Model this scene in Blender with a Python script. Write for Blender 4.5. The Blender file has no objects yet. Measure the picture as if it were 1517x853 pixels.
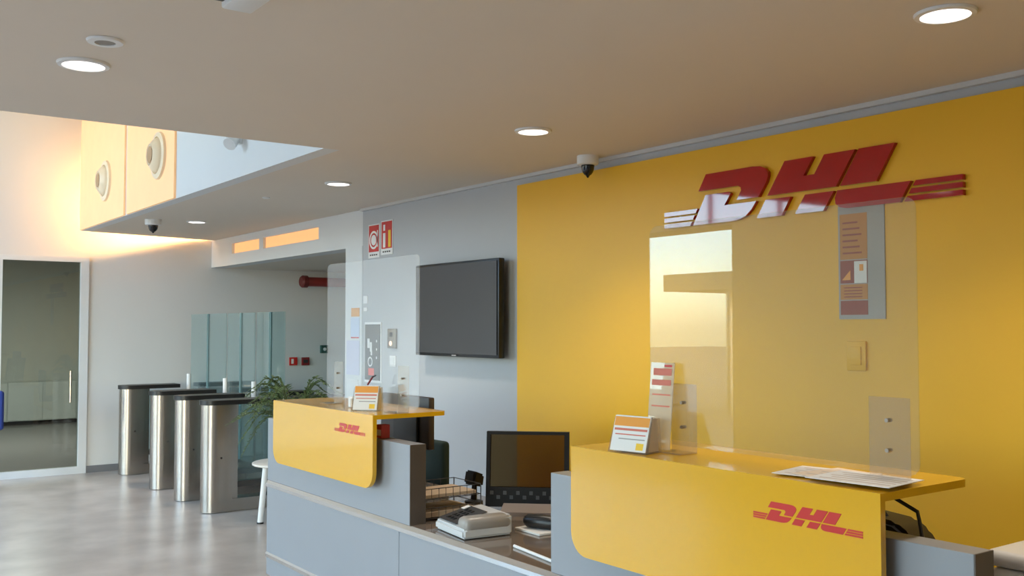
import bpy, bmesh, math, random
from mathutils import Vector, Matrix
random.seed(7)
SC = bpy.context.scene
COL = SC.collection

# ------------------------------------------------------------------ camera
F = 1450.0; CX, CY = 758.5, 426.5; HOR = 484.0; VP1 = -297.0; CAMH = 1.6
PITCH = math.atan((HOR - CY) / F)
YAW = math.atan((CX - VP1) * math.cos(PITCH) / F)
FWD = Vector((math.sin(YAW) * math.cos(PITCH), math.cos(YAW) * math.cos(PITCH), math.sin(PITCH)))
RGT = Vector((math.cos(YAW), -math.sin(YAW), 0)); UPV = RGT.cross(FWD)
CAM = Vector((0, 0, CAMH))
cd = bpy.data.cameras.new('camera'); cam = bpy.data.objects.new('camera', cd); COL.objects.link(cam)
cd.sensor_width = 36.0; cd.lens = F / 1517.0 * 36.0; cd.clip_start = 0.05
cam.location = CAM
cam.rotation_euler = (math.pi / 2 + PITCH, 0, -YAW)
SC.camera = cam

# ------------------------------------------------------------------ light
SC.view_settings.view_transform = 'Standard'; SC.view_settings.look = 'None'
SC.view_settings.exposure = -0.28; SC.view_settings.gamma = 1.0; SC.view_settings.use_curve_mapping = False
SKY_STRENGTH = 2.7
DOWNLIGHT_W = 70.0
COVE_W = 64.0
w = bpy.data.worlds.new('sky'); SC.world = w; w.use_nodes = True
nt = w.node_tree; nt.nodes.clear()
sky = nt.nodes.new('ShaderNodeTexSky'); sky.sky_type = 'NISHITA'; sky.sun_disc = False
sky.sun_elevation = math.radians(32); sky.sun_rotation = math.radians(200)
sky.air_density = 1.0; sky.dust_density = 1.0; sky.ozone_density = 1.0
bg = nt.nodes.new('ShaderNodeBackground'); bg.inputs[1].default_value = SKY_STRENGTH
wo = nt.nodes.new('ShaderNodeOutputWorld')
tm = nt.nodes.new('ShaderNodeMix'); tm.data_type = 'RGBA'; tm.blend_type = 'MULTIPLY'; tm.inputs[0].default_value = 1.0
tm.inputs[7].default_value = (.96, 1.0, 1.04, 1)
nt.links.new(sky.outputs[0], tm.inputs[6]); nt.links.new(tm.outputs[2], bg.inputs[0]); nt.links.new(bg.outputs[0], wo.inputs[0])
try:
    w.cycles.sampling_method = 'MANUAL'; w.cycles.sample_map_resolution = 512
except Exception:
    pass

def portal(x, y0, y1, z0, z1):
    l = bpy.data.lights.new('window_portal', 'AREA'); l.shape = 'RECTANGLE'
    l.size = z1 - z0; l.size_y = y1 - y0
    l.cycles.is_portal = True
    o = bpy.data.objects.new('window_portal', l); COL.objects.link(o)
    o.location = (x, (y0 + y1) / 2, (z0 + z1) / 2); o.rotation_euler = (0, -math.pi / 2, 0)
portal(-3.2, 7.03, 11.3, 0.1, 2.7)
portal(-3.2, 0.6, 4.3, 0.1, 2.5)
portal(-3.2, 7.4, 11.2, 3.0, 5.2)

# ------------------------------------------------------------------ materials
def lin(c):
    r = []
    for v in c[:3]:
        v = v / 255.0
        r.append(v / 12.92 if v <= 0.04045 else ((v + 0.055) / 1.055) ** 2.4)
    return (r[0], r[1], r[2], 1.0)
MATS = {}
def mat(name, rgb, rough=0.5, metal=0.0, var=0.06, scale=6.0, bump=0.0, coat=0.0, stretch=(1, 1, 1), spec=0.5,
        emit=None, estr=0.0, rgb2=None):
    if name in MATS: return MATS[name]
    m = bpy.data.materials.new(name); m.use_nodes = True
    n = m.node_tree; b = n.nodes['Principled BSDF']
    tc = n.nodes.new('ShaderNodeTexCoord'); mp = n.nodes.new('ShaderNodeMapping')
    mp.inputs['Scale'].default_value = stretch
    nz = n.nodes.new('ShaderNodeTexNoise'); nz.inputs['Scale'].default_value = scale; nz.inputs['Detail'].default_value = 4
    n.links.new(tc.outputs['Object'], mp.inputs[0]); n.links.new(mp.outputs[0], nz.inputs['Vector'])
    mx = n.nodes.new('ShaderNodeMix'); mx.data_type = 'RGBA'
    a = lin(rgb)
    if rgb2 is not None:
        c2 = lin(rgb2); c1 = a
    else:
        c1 = tuple(v * (1 - var) for v in a[:3]) + (1,); c2 = tuple(min(1, v * (1 + var)) for v in a[:3]) + (1,)
    mx.inputs[6].default_value = c1; mx.inputs[7].default_value = c2
    n.links.new(nz.outputs['Fac'], mx.inputs[0]); n.links.new(mx.outputs[2], b.inputs['Base Color'])
    b.inputs['Roughness'].default_value = rough; b.inputs['Metallic'].default_value = metal
    b.inputs['Specular IOR Level'].default_value = spec
    b.inputs['Coat Weight'].default_value = coat; b.inputs['Coat Roughness'].default_value = 0.03
    if bump > 0:
        bp = n.nodes.new('ShaderNodeBump'); bp.inputs['Strength'].default_value = bump; bp.inputs['Distance'].default_value = 0.01
        n.links.new(nz.outputs['Fac'], bp.inputs['Height']); n.links.new(bp.outputs[0], b.inputs['Normal'])
    if emit is not None:
        b.inputs['Emission Color'].default_value = lin(emit); b.inputs['Emission Strength'].default_value = estr
    MATS[name] = m
    return m
def pane_mat(name, tint, ior=1.5, haze=0.0, hcol=(255, 255, 255)):
    if name in MATS: return MATS[name]
    m = bpy.data.materials.new(name); m.use_nodes = True
    n = m.node_tree; n.nodes.clear()
    out = n.nodes.new('ShaderNodeOutputMaterial')
    tr = n.nodes.new('ShaderNodeBsdfTransparent')
    nz = n.nodes.new('ShaderNodeTexNoise'); nz.inputs['Scale'].default_value = 3
    cr = n.nodes.new('ShaderNodeMix'); cr.data_type = 'RGBA'
    t = lin(tint); cr.inputs[6].default_value = t; cr.inputs[7].default_value = tuple(min(1, v * 1.02) for v in t[:3]) + (1,)
    n.links.new(nz.outputs['Fac'], cr.inputs[0]); n.links.new(cr.outputs[2], tr.inputs[0])
    gl = n.nodes.new('ShaderNodeBsdfGlossy'); gl.inputs['Roughness'].default_value = 0.0
    fr = n.nodes.new('ShaderNodeFresnel')   # same reflectance at the front and the back face of the sheet
    ge = n.nodes.new('ShaderNodeNewGeometry'); iv = n.nodes.new('ShaderNodeMix'); iv.data_type = 'FLOAT'
    iv.inputs[2].default_value = ior; iv.inputs[3].default_value = 1.0 / ior
    n.links.new(ge.outputs['Backfacing'], iv.inputs[0]); n.links.new(iv.outputs[0], fr.inputs[0])
    mx = n.nodes.new('ShaderNodeMixShader')
    n.links.new(fr.outputs[0], mx.inputs[0]); n.links.new(gl.outputs[0], mx.inputs[2])
    if haze > 0:
        df = n.nodes.new('ShaderNodeBsdfDiffuse'); df.inputs[0].default_value = lin(hcol)
        m2 = n.nodes.new('ShaderNodeMixShader'); m2.inputs[0].default_value = haze
        n.links.new(tr.outputs[0], m2.inputs[1]); n.links.new(df.outputs[0], m2.inputs[2])
        n.links.new(m2.outputs[0], mx.inputs[1])
    else:
        n.links.new(tr.outputs[0], mx.inputs[1])
    n.links.new(mx.outputs[0], out.inputs[0])
    MATS[name] = m
    return m

WHITE_WALL = mat('white_paint', (222, 222, 220), 0.7, var=0.02, scale=3)
GREY_WALL = mat('grey_paint', (184, 185, 186), 0.6, var=0.03, scale=3)
CEIL = mat('ceiling_paint', (222, 210, 194), 0.85, var=0.02, scale=2)
YELLOW = mat('yellow_wall_panel', (238, 180, 12), 0.45, var=0.03, scale=2)
YELLOW_GLOSS = mat('yellow_lacquer', (226, 170, 26), 0.2, var=0.02, scale=3, coat=0.25)
CONCRETE = mat('polished_concrete', (140, 132, 125), 0.3, scale=2.6, bump=0.02, rgb2=(224, 216, 208))
GREY_LAM = mat('grey_laminate', (146, 149, 153), 0.38, var=0.03, scale=4)
GREY_DARK = mat('dark_brown_edge', (88, 78, 70), 0.5)
STEEL = mat('brushed_steel', (172, 165, 157), 0.27, metal=0.95, var=0.08, scale=40, stretch=(1, 1, 0.03), bump=0.03)
STRIP = mat('metal_strip', (205, 203, 200), 0.22, metal=0.9, var=0.05)
BLACK = mat('black_plastic', (28, 26, 25), 0.4, var=0.1)
BLACKG = mat('black_gloss', (14, 13, 13), 0.08, var=0.1, coat=0.3)
DKGREY = mat('dark_grey_plastic', (58, 56, 55), 0.45)
DKGREEN = mat('dark_green_fabric', (34, 54, 45), 0.8, var=0.15, scale=60, bump=0.1)
WHITE = mat('white_plastic', (232, 231, 228), 0.35, var=0.02)
PAPER = mat('paper', (238, 236, 232), 0.8, var=0.03)
RED = mat('red_acrylic', (172, 16, 15), 0.05, var=0.04, coat=0.4)
RED_PRINT = mat('red_print', (200, 40, 32), 0.4, var=0.04)
ORANGE_PRINT = mat('orange_print', (240, 160, 60), 0.5, var=0.05)
PINK_PRINT = mat('faded_red_print', (214, 120, 100), 0.6, var=0.05)
BROWN_PRINT = mat('brown_print', (150, 62, 30), 0.5, var=0.08)
BLUE_PRINT = mat('pale_blue_paper', (200, 212, 232), 0.8, var=0.05, scale=30)
YEL_PRINT = mat('yellow_print', (244, 200, 50), 0.5)
DOOR_WHITE = mat('door_frame_white', (226, 228, 228), 0.4, var=0.02)
BASEB = mat('grey_baseboard', (120, 120, 122), 0.5)
GLASS = pane_mat('clear_glass', (250, 253, 252))
GREEN_GLASS = pane_mat('greenish_glass', (236, 246, 246), 1.5, 0.05, (190, 220, 220))
DOOR_GLASS = pane_mat('door_glass', (202, 206, 201), 1.5)
ACRYL = pane_mat('clear_acrylic', (246, 248, 248), 1.49, 0.03)
ACRYL_F = pane_mat('acrylic_bracket', (244, 240, 234), 1.49, 0.12, (235, 222, 205))
WARM = mat('warm_emission', (250, 206, 158), 0.6, emit=(255, 184, 112), estr=0.42)  # void panels: warm glow set as emission in the material
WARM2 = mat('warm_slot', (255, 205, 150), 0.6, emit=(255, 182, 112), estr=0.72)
LAMP = mat('lamp_diffuser', (255, 255, 255), 0.5, emit=(255, 244, 240), estr=3.0)
LEAF = mat('fern_leaf', (112, 132, 84), 0.55, var=0.35, scale=9)
STEM = mat('fern_stem', (92, 100, 60), 0.6)
SOIL = mat('soil', (60, 44, 34), 0.9, scale=40, bump=0.4)
PIPE_RED = mat('red_pipe_paint', (150, 52, 46), 0.4)
BLUE = mat('blue_fabric', (40, 62, 140), 0.8)
GRASS = mat('outside_paving', (128, 122, 112), 0.9, scale=1)
CAB = mat('cabinet_white', (206, 214, 208), 0.4)
CARPET = mat('office_floor', (120, 118, 116), 0.35, scale=3)

# ------------------------------------------------------------------ mesh helpers
WL = {}
def bmn(): return bmesh.new()
def box(bm, x0, x1, y0, y1, z0, z1, bev=0.0, seg=2):
    if x0 > x1: x0, x1 = x1, x0
    if y0 > y1: y0, y1 = y1, y0
    if z0 > z1: z0, z1 = z1, z0
    vs = [bm.verts.new(p) for p in ((x0,y0,z0),(x1,y0,z0),(x1,y1,z0),(x0,y1,z0),(x0,y0,z1),(x1,y0,z1),(x1,y1,z1),(x0,y1,z1))]
    fs = [bm.faces.new([vs[i] for i in f]) for f in ((3,2,1,0),(4,5,6,7),(0,1,5,4),(1,2,6,5),(2,3,7,6),(3,0,4,7))]
    if bev > 0:
        es = list({e for f in fs for e in f.edges})
        bmesh.ops.bevel(bm, geom=es, offset=bev, segments=seg, affect='EDGES', profile=0.5)
    return bm
def prism(bm, pts, vec):
    vec = Vector(vec); a = [bm.verts.new(p) for p in pts]; b = [bm.verts.new(Vector(p) + vec) for p in pts]
    n = len(pts)
    fs = [bm.faces.new(a), bm.faces.new(list(reversed(b)))]
    for i in range(n): fs.append(bm.faces.new((a[i], b[i], b[(i + 1) % n], a[(i + 1) % n])))
    bmesh.ops.recalc_face_normals(bm, faces=fs)
    return bm
def frame_of(d):
    d = d.normalized(); u = d.cross(Vector((0, 0, 1)))
    if u.length < 1e-4: u = Vector((1, 0, 0))
    u.normalize(); return u, d.cross(u).normalized()
def tube(bm, pts, r, seg=8, caps=True):
    pts = [Vector(p) for p in pts]; rs = r if isinstance(r, (list, tuple)) else [r] * len(pts)
    rings = []
    for i, p in enumerate(pts):
        d = (pts[min(i + 1, len(pts) - 1)] - pts[max(i - 1, 0)])
        u, v = frame_of(d)
        if rings and u.dot(lu) < 0: u, v = -u, -v
        lu = u
        rings.append([bm.verts.new(p + (u * math.cos(t) + v * math.sin(t)) * rs[i]) for t in [2 * math.pi * k / seg for k in range(seg)]])
    fs = []
    for a, b in zip(rings, rings[1:]):
        for k in range(seg): fs.append(bm.faces.new((a[k], a[(k + 1) % seg], b[(k + 1) % seg], b[k])))
    if caps:
        fs.append(bm.faces.new(list(reversed(rings[0])))); fs.append(bm.faces.new(rings[-1]))
    bmesh.ops.recalc_face_normals(bm, faces=fs)
    return bm
def lathe(bm, prof, c, axis='Z', seg=32):
    c = Vector(c); rings = []; fs = []
    for r, h in prof:
        ring = []
        for k in range(seg):
            t = 2 * math.pi * k / seg; a, b = r * math.cos(t), r * math.sin(t)
            p = {'Z': (a, b, h), 'X': (h, a, b), 'Y': (a, h, b)}[axis]
            ring.append(bm.verts.new(c + Vector(p)))
        rings.append(ring)
    for a, b in zip(rings, rings[1:]):
        for k in range(seg): fs.append(bm.faces.new((a[k], a[(k + 1) % seg], b[(k + 1) % seg], b[k])))
    if prof[0][0] > .002 and prof[-1][0] > .002:
        a, b = rings[-1], rings[0]
        for k in range(seg): fs.append(bm.faces.new((a[k], a[(k + 1) % seg], b[(k + 1) % seg], b[k])))
    else:
        fs.append(bm.faces.new(rings[0])); fs.append(bm.faces.new(rings[-1]))
    bmesh.ops.recalc_face_normals(bm, faces=fs)
    return bm
def obj(name, bm, m, parent=None, smooth=False, local=False):
    me = bpy.data.meshes.new(name)
    if parent is not None and not local:
        o0 = WL.get(parent.name, Vector((0, 0, 0)))
        bmesh.ops.translate(bm, verts=bm.verts, vec=-o0)
    bm.to_mesh(me); bm.free()
    me.materials.append(m)
    if smooth:
        for p in me.polygons: p.use_smooth = True
        try: me.set_sharp_from_angle(angle=math.radians(38))
        except Exception: pass
    o = bpy.data.objects.new(name, me); COL.objects.link(o)
    if parent is not None:
        o.parent = parent; WL[o.name] = WL.get(parent.name, Vector((0, 0, 0)))
    else:
        WL[o.name] = Vector((0, 0, 0))
    return o
def recenter(o):
    me = o.data; vs = [v.co for v in me.vertices]
    c = Vector(((min(v.x for v in vs) + max(v.x for v in vs)) / 2, (min(v.y for v in vs) + max(v.y for v in vs)) / 2, min(v.z for v in vs)))
    me.transform(Matrix.Translation(-c)); o.location = c; WL[o.name] = c
    return o
def tag(o, label, cat, group=None):
    o['label'] = label; o['category'] = cat
    if group: o['group'] = group
    return o
def thing(name, label, cat, loc, rz=0.0, group=None):
    o = bpy.data.objects.new(name, None); COL.objects.link(o); o.location = loc; o.rotation_euler = (0, 0, rz)
    o.empty_display_size = 0.1; WL[o.name] = Vector(loc)
    return tag(o, label, cat, group)
def struct(name, bm, m, label=None, smooth=False):
    o = obj(name, bm, m, smooth=smooth); o['kind'] = 'structure'; o['label'] = label or name.replace('_', ' ')
    return o
def B(*a, **k): return box(bmn(), *a, **k)
def single(name, bm, m, label, cat, group=None, smooth=False):
    return tag(recenter(obj(name, bm, m, smooth=smooth)), label, cat, group)
def ray(x, y): return FWD + RGT * (x - CX) / F - UPV * (y - CY) / F
def atx(x, y, X): d = ray(x, y); return CAM + d * (X / d.x)
def aty(x, y, Y): d = ray(x, y); return CAM + d * (Y / d.y)
def atz(x, y, Z): d = ray(x, y); return CAM + d * ((Z - CAMH) / d.z)

# ------------------------------------------------------------------ setting
H = 2.62; WX = 3.93; FY = 11.5; LX = -3.0; BY = -3.0; TOP = 5.5
SX = 2.40; SYN = 5.13
struct('floor', B(LX - .2, 9, BY - .2, FY + .15, -.12, 0), CONCRETE, 'grey polished concrete floor')
struct('floor_office', B(-1.5, 6.5, FY + .15, 18.2, -.12, 0), CARPET, 'grey floor of the room behind the glass door')
struct('wall_right', B(WX, WX + .2, BY, 7.6, 0, H), GREY_WALL, 'light grey painted wall behind the reception')
struct('wall_right_yellow', B(WX - .018, WX, BY, 5.32, 0, 2.557), YELLOW, 'bright yellow wall panel behind the right counter')
struct('wall_pilaster', B(WX - .004, WX + .2, 7.6, 7.92, 0, 2.30), WHITE_WALL, 'narrow white pilaster at the end of the grey wall')
# bulkhead with two slots
bx0, bx1 = 3.945, 4.13
bm = bmn()
S = [(8.53, 9.90), (10.01, 10.82)]; z0, z1 = 2.428, 2.545
box(bm, bx0, bx1, 7.6, FY, 2.30, z0); box(bm, bx0, bx1, 7.6, FY, z1, H)
box(bm, bx0, bx1, 7.6, S[0][0], z0, z1); box(bm, bx0, bx1, S[0][1], S[1][0], z0, z1); box(bm, bx0, bx1, S[1][1], FY, z0, z1)
struct('wall_bulkhead', bm, WHITE_WALL, 'white bulkhead above the turnstile passage')
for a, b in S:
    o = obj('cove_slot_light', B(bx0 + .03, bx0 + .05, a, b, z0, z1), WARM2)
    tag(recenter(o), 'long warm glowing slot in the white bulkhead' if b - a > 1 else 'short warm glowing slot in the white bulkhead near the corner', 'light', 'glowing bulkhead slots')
struct('ceiling_passage', B(bx1, 9, 7.6, FY, 2.30, 2.42), CEIL, 'low ceiling of the turnstile passage')
struct('wall_passage_side', B(WX + .2, 9, 7.72, 7.92, 0, 2.30), WHITE_WALL, 'white side wall of the passage')
struct('wall_passage_end', B(8.8, 9, 7.92, FY, 0, 2.30), WHITE_WALL, 'white end wall of the passage')
# ceiling slab with the void cut out
t = .06
bm = bmn()
pts = [(LX, BY), (bx0, BY), (bx0, 11.42), (SX + .1, 11.12), (SX + .1, SYN), (LX, SYN)]
prism(bm, [(x, y, H) for x, y in pts], (0, 0, t))
struct('ceiling', bm, CEIL, 'pale suspended ceiling with a void at the far left')
struct('ceiling_upper', B(LX, 4.2, SYN - .2, FY + .15, TOP, TOP + .1), CEIL, 'high ceiling above the void')
struct('ceiling_cavity', B(SX + .1, 4.13, SYN, 11.1, 3.5, 3.6), CEIL, 'lid of the light cavity above the suspended ceiling')
struct('wall_cavity', B(bx1, 4.25, SYN - .2, FY, H + t, TOP), WHITE_WALL, 'side of the light cavity above the suspended ceiling')
struct('wall_void_near', B(LX, SX, SYN - .12, SYN, H + t, TOP), WHITE_WALL, 'white wall above the ceiling edge of the void')
struct('wall_void_side', B(SX, SX + .0999, SYN + .0005, 11.10, H, TOP), WHITE_WALL, 'white side wall of the ceiling void')
struct('wall_cavity_near', B(SX + .1, 4.13, SYN - .12, SYN, H + t, TOP), WHITE_WALL, 'end of the light cavity')
# far wall around the glass door
dx0, dx1, dz = 1.632, 2.575, 2.365
bm = bmn()
box(bm, LX, dx0, FY, FY + .15, 0, TOP); box(bm, dx1, 9, FY, FY + .15, 0, TOP); box(bm, dx0, dx1, FY, FY + .15, dz, TOP)
struct('wall_far', bm, WHITE_WALL, 'white far wall with a glass door')
bm = bmn(); box(bm, dx1, 8.8, FY - .015, FY, 0, .075); box(bm, LX, dx0, FY - .015, FY, 0, .075)
struct('baseboard_far', bm, BASEB, 'grey skirting of the far wall')
# left wall with windows
bm = bmn(); lx0 = LX - .15
box(bm, lx0, LX, BY, 0.6, 0, 3.0); box(bm, lx0, LX, 4.3, 7.03, 0, 3.0); box(bm, lx0, LX, 0.6, 4.3, 0, .1); box(bm, lx0, LX, 0.6, 4.3, 2.5, 3.0); box(bm, lx0, LX, 7.03, 11.3, 0, .1); box(bm, lx0, LX, 11.3, FY, 0, TOP)
box(bm, lx0, LX, 7.03, 11.3, 2.7, 3.0); box(bm, lx0, LX, SYN - .12, 7.4, 3.0, TOP); box(bm, lx0, LX, 11.2, 11.3, 3.0, TOP); box(bm, lx0, LX, 7.4, 11.2, 5.2, TOP)
struct('wall_left', bm, WHITE_WALL, 'white window wall opposite the reception')
struct('wall_back', B(LX, 4.13, BY - .15, BY, 0, H), WHITE_WALL, 'plain white end wall of the lobby')
for i, (y0, y1, a, b, n) in enumerate(((7.03, 11.3, .1, 2.7, 3), (7.4, 11.2, 3.0, 5.2, 3), (0.6, 4.3, .1, 2.5, 3))):  # third window is unseen, added to brighten the near counter and wall
    bm = bmn(); fw = .05
    box(bm, lx0 + .04, lx0 + .1, y0, y1, a, a + fw); box(bm, lx0 + .04, lx0 + .1, y0, y1, b - fw, b)
    for k in range(n + 1):
        y = y0 + (y1 - y0) * k / n; y = min(max(y, y0 + fw / 2), y1 - fw / 2)
        box(bm, lx0 + .04, lx0 + .1, y - fw / 2, y + fw / 2, a + fw, b - fw)
    wn = struct('window_%d' % (i + 1), bm, DKGREY, ('tall glazed window in the left wall', 'high window of the void', 'unseen lobby window added to light the near side')[i])
    for k in range(n):
        ya = y0 + (y1 - y0) * k / n + fw / 2; yb = y0 + (y1 - y0) * (k + 1) / n - fw / 2
        obj('pane', B(lx0 + .065, lx0 + .075, ya, yb, a + fw, b - fw), GLASS, wn)
# trims
struct('trim_1', B(WX - .03, WX, BY, 7.6, H - .022, H), mat('silver_trim', (205, 202, 198), 0.4), 'slim pale trim between wall and ceiling')
# glass door
bm = bmn(); f = .085
box(bm, dx0, dx0 + f, FY - .02, FY + .06, 0, dz); box(bm, dx1 - f, dx1, FY - .02, FY + .06, 0, dz)
box(bm, dx0 + f, dx1 - f, FY - .02, FY + .06, dz - .055, dz); box(bm, dx0 + f, dx1 - f, FY - .02, FY + .06, 0, .075)
d1 = struct('door_1', bm, DOOR_WHITE, 'white framed glass door in the far wall')
obj('pane', B(dx0 + f, dx1 - f, FY + .01, FY + .03, .075, dz - .055), DOOR_GLASS, d1)
bm = bmn(); tube(bm, [(dx1 - f - .09, FY - .03, .78), (dx1 - f - .09, FY - .03, 1.12)], .012)
tube(bm, [(dx1 - f - .09, FY - .03, .85), (dx1 - f - .09, FY + .015, .85)], .008); tube(bm, [(dx1 - f - .09, FY - .03, 1.05), (dx1 - f - .09, FY + .015, 1.05)], .008)
obj('handle', bm, STEEL, d1, True)
# office behind the door
struct('wall_office_far', B(-1.5, 6.5, 18.05, 18.2, 0, 2.7), mat('office_wall', (200, 205, 198), .7), 'pale wall of the room behind the door')
struct('wall_office_left', B(-1.5, -1.35, FY + .15, 18.05, 0, 2.7), WHITE_WALL, 'left wall of the room behind the door')
struct('wall_office_right', B(6.35, 6.5, FY + .15, 18.05, 0, 2.7), WHITE_WALL, 'right wall of the room behind the door')
struct('ceiling_office', B(-1.5, 6.5, FY + .15, 18.2, 2.7, 2.8), CEIL, 'ceiling of the room behind the door')
# outside
struct('ground_outside', B(-60, LX - .15, -40, 60, -.3, -.12), GRASS, 'paved ground outside the window')

# ------------------------------------------------------------------ outside canopy seen in the screen's reflection
cn = thing('canopy', 'beige flat roofed canopy outside the tall window', 'canopy', (-10.6, 11, -.12))
obj('roof', B(-12.0, -9.3, 7.5, 14.4, 2.32, 2.66), mat('canopy_beige', (170, 140, 105), .7), cn)
for y in (7.9, 12.9):
    for x in (-9.6, -11.7): obj('post', tube(bmn(), [(x, y, -.12), (x, y, 2.32)], .07), STEEL, cn, True)

# ------------------------------------------------------------------ downlights
def spot(parent, loc, watts, ang=118, col=(1, .9, .78)):
    l = bpy.data.lights.new('downlight_beam', 'SPOT'); l.energy = watts; l.spot_size = math.radians(ang); l.spot_blend = .8
    l.shadow_soft_size = .07; l.color = col
    o = bpy.data.objects.new('downlight_beam', l); COL.objects.link(o)
    o.parent = parent; o.location = Vector(loc) - WL[parent.name]
DL = [(0.867, 4.016, 'recessed round downlight lit beside a small ceiling ring', 1),
      (3.06, 4.02, 'lit round downlight next to the dome camera over the yellow wall', 1),
      (3.07, 6.317, 'lit round downlight in front of the grey wall', 1),
      (3.09, 9.438, 'lit round downlight near the warm cove at the far wall', 1),
      (2.99, 1.715, 'large lit round downlight above the right counter', 1),
      (0.87, 1.7, 'round recessed downlight over the open lobby floor', 1), (3.0, -.6, 'round recessed downlight over the open lobby floor', 1),
      (-1.3, 4.0, 'round recessed downlight over the open lobby floor', 1), (-1.3, 1.7, 'round recessed downlight over the open lobby floor', 1)]
for x, y, lab, k in DL:
    d = thing('downlight', lab, 'ceiling light', (x, y, H - .012), 0, 'round ceiling downlights')
    obj('frame', lathe(bmn(), [(.078, 0), (.094, .002), (.097, .008), (.097, .0115), (.078, .0115)], (x, y, H - .012)), WHITE, d, True)
    obj('diffuser', lathe(bmn(), [(.001, .003), (.0775, .004), (.0775, .011), (.001, .011)], (x, y, H - .012)), LAMP, d)
    spot(d, (x, y, H - .03), DOWNLIGHT_W)
d = thing('smoke_detector', 'small flat round ring set in the ceiling beside a downlight', 'detector', (.858, 3.646, H - .01))
obj('ring', lathe(bmn(), [(.036, 0), (.06, .001), (.064, .009), (.036, .009)], (.858, 3.646, H - .01)), WHITE, d, True)
obj('core', lathe(bmn(), [(.001, .003), (.0355, .003), (.0355, .009), (.001, .009)], (.858, 3.646, H - .01)), mat('detector_grey', (150, 142, 132), .6), d)
def dome(x, y, lab, r=.065):
    d = thing('dome_camera', lab, 'security camera', (x, y, H - .13), 0, 'ceiling dome cameras')
    obj('housing', lathe(bmn(), [(r * .8, .075), (r * .98, .08), (r, .09), (r, .13), (.001, .13)], (x, y, H - .13)), WHITE, d, True)
    obj('dome', lathe(bmn(), [(.004, 0)] + [(r * .62 * math.sin(a), .075 - .065 * math.cos(a) ** .9 if a < 1.55 else .075) for a in (.3, .6, .9, 1.2, 1.5)] + [(r * .62, .0745)], (x, y, H - .13)), BLACKG, d, True)
dome(3.79, 4.44, 'white dome security camera on the ceiling over the yellow wall')
dome(2.70, 9.52, 'white dome security camera on the ceiling by the void corner', .075)
single('access_panel', B(1.04, 1.64, 2.32, 2.92, H - .007, H), CEIL, 'flush square access hatch in the ceiling', 'hatch')
zb_ = H - .06; pr_ = atz(388, 11, zb_); pl_ = atz(327, 13, zb_); pf_ = atz(240, 3, H - .04)
u = thing('ceiling_projector', 'pale boxy device hanging from the ceiling with a dark side grille', 'projector', (pl_.x, pl_.y - .2, zb_))
obj('body', B(pl_.x, pr_.x, pl_.y - .4, pl_.y, zb_, H, .008), WHITE, u, True)
obj('grille', B(pf_.x, pl_.x, pl_.y - .4, pl_.y - .02, H - .045, H, .004), DKGREY, u)
single('ceiling_sensor', lathe(bmn(), [(.02, 0), (.03, .006), (.03, .012), (.001, .012)], (2.95, 7.35, H - .012)), WHITE, 'tiny round sensor on the ceiling before the bulkhead', 'sensor', smooth=True)

# warm cove lamp behind the void wall, above the suspended ceiling
l = bpy.data.lights.new('cove_light', 'AREA'); l.shape = 'RECTANGLE'; l.size = 1.15; l.size_y = .03; l.energy = COVE_W; l.color = (1, .50, .15)
o = bpy.data.objects.new('cove_light', l); COL.objects.link(o); o.location = (3.3, 10.96, 2.90); o.rotation_euler = (math.radians(90), 0, 0)
single('cove_lamp', B(2.70, 3.90, 10.92, 10.955, 2.88, 2.92), WARM2, 'warm linear lamp hidden above the suspended ceiling', 'light')

# panels with warm glow put into their material, and air nozzles on the void side wall
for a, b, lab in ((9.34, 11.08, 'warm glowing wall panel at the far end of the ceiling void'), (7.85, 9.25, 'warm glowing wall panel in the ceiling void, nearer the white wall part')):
    single('glowing_panel', B(SX - .018, SX - .001, a, b, H + .004, 5.2), WARM, lab, 'light panel', 'glowing panels of the void')
NOZ = mat('nozzle_cream', (252, 226, 190), .45)
for y, lab in ((10.0, 'round cream air nozzle on the warm panel at the far end of the void'), (8.257, 'round cream air nozzle on the warm panel beside the white wall part of the void')):
    n_ = thing('air_nozzle', lab, 'air vent', (SX - .0185, y, 3.02 - .2), 0, 'air nozzles in the void')
    obj('flange', lathe(bmn(), [(.15, 0), (.15, -.012), (.155, -.028), (.195, -.02), (.2, 0)], (SX - .0185, y, 3.02), 'X'), NOZ, n_, True)
    obj('bowl', lathe(bmn(), [(.149, -.001), (.149, -.02), (.13, -.05), (.09, -.08), (.085, -.072), (.04, -.05), (.001, -.04)], (SX - .0185, y, 3.02), 'X'), NOZ, n_, True)
    obj('opening', lathe(bmn(), [(.001, -.06), (.045, -.062), (.07, -.079), (.001, -.079)], (SX - .0185, y, 3.02), 'X'), mat('nozzle_core', (190, 150, 110), .5), n_)
s_ = thing('wall_spotlight', 'small white spotlight on the white wall of the ceiling void', 'light', (SX - .06, 6.43, 2.82))
obj('bracket', B(SX - .03, SX, 6.40, 6.46, 2.84, 2.92), WHITE, s_)
obj('lamp_head', tube(bmn(), [(SX - .03, 6.43, 2.89), (SX - .10, 6.38, 2.82)], [.035, .045], 16), WHITE, s_, True)

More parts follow.
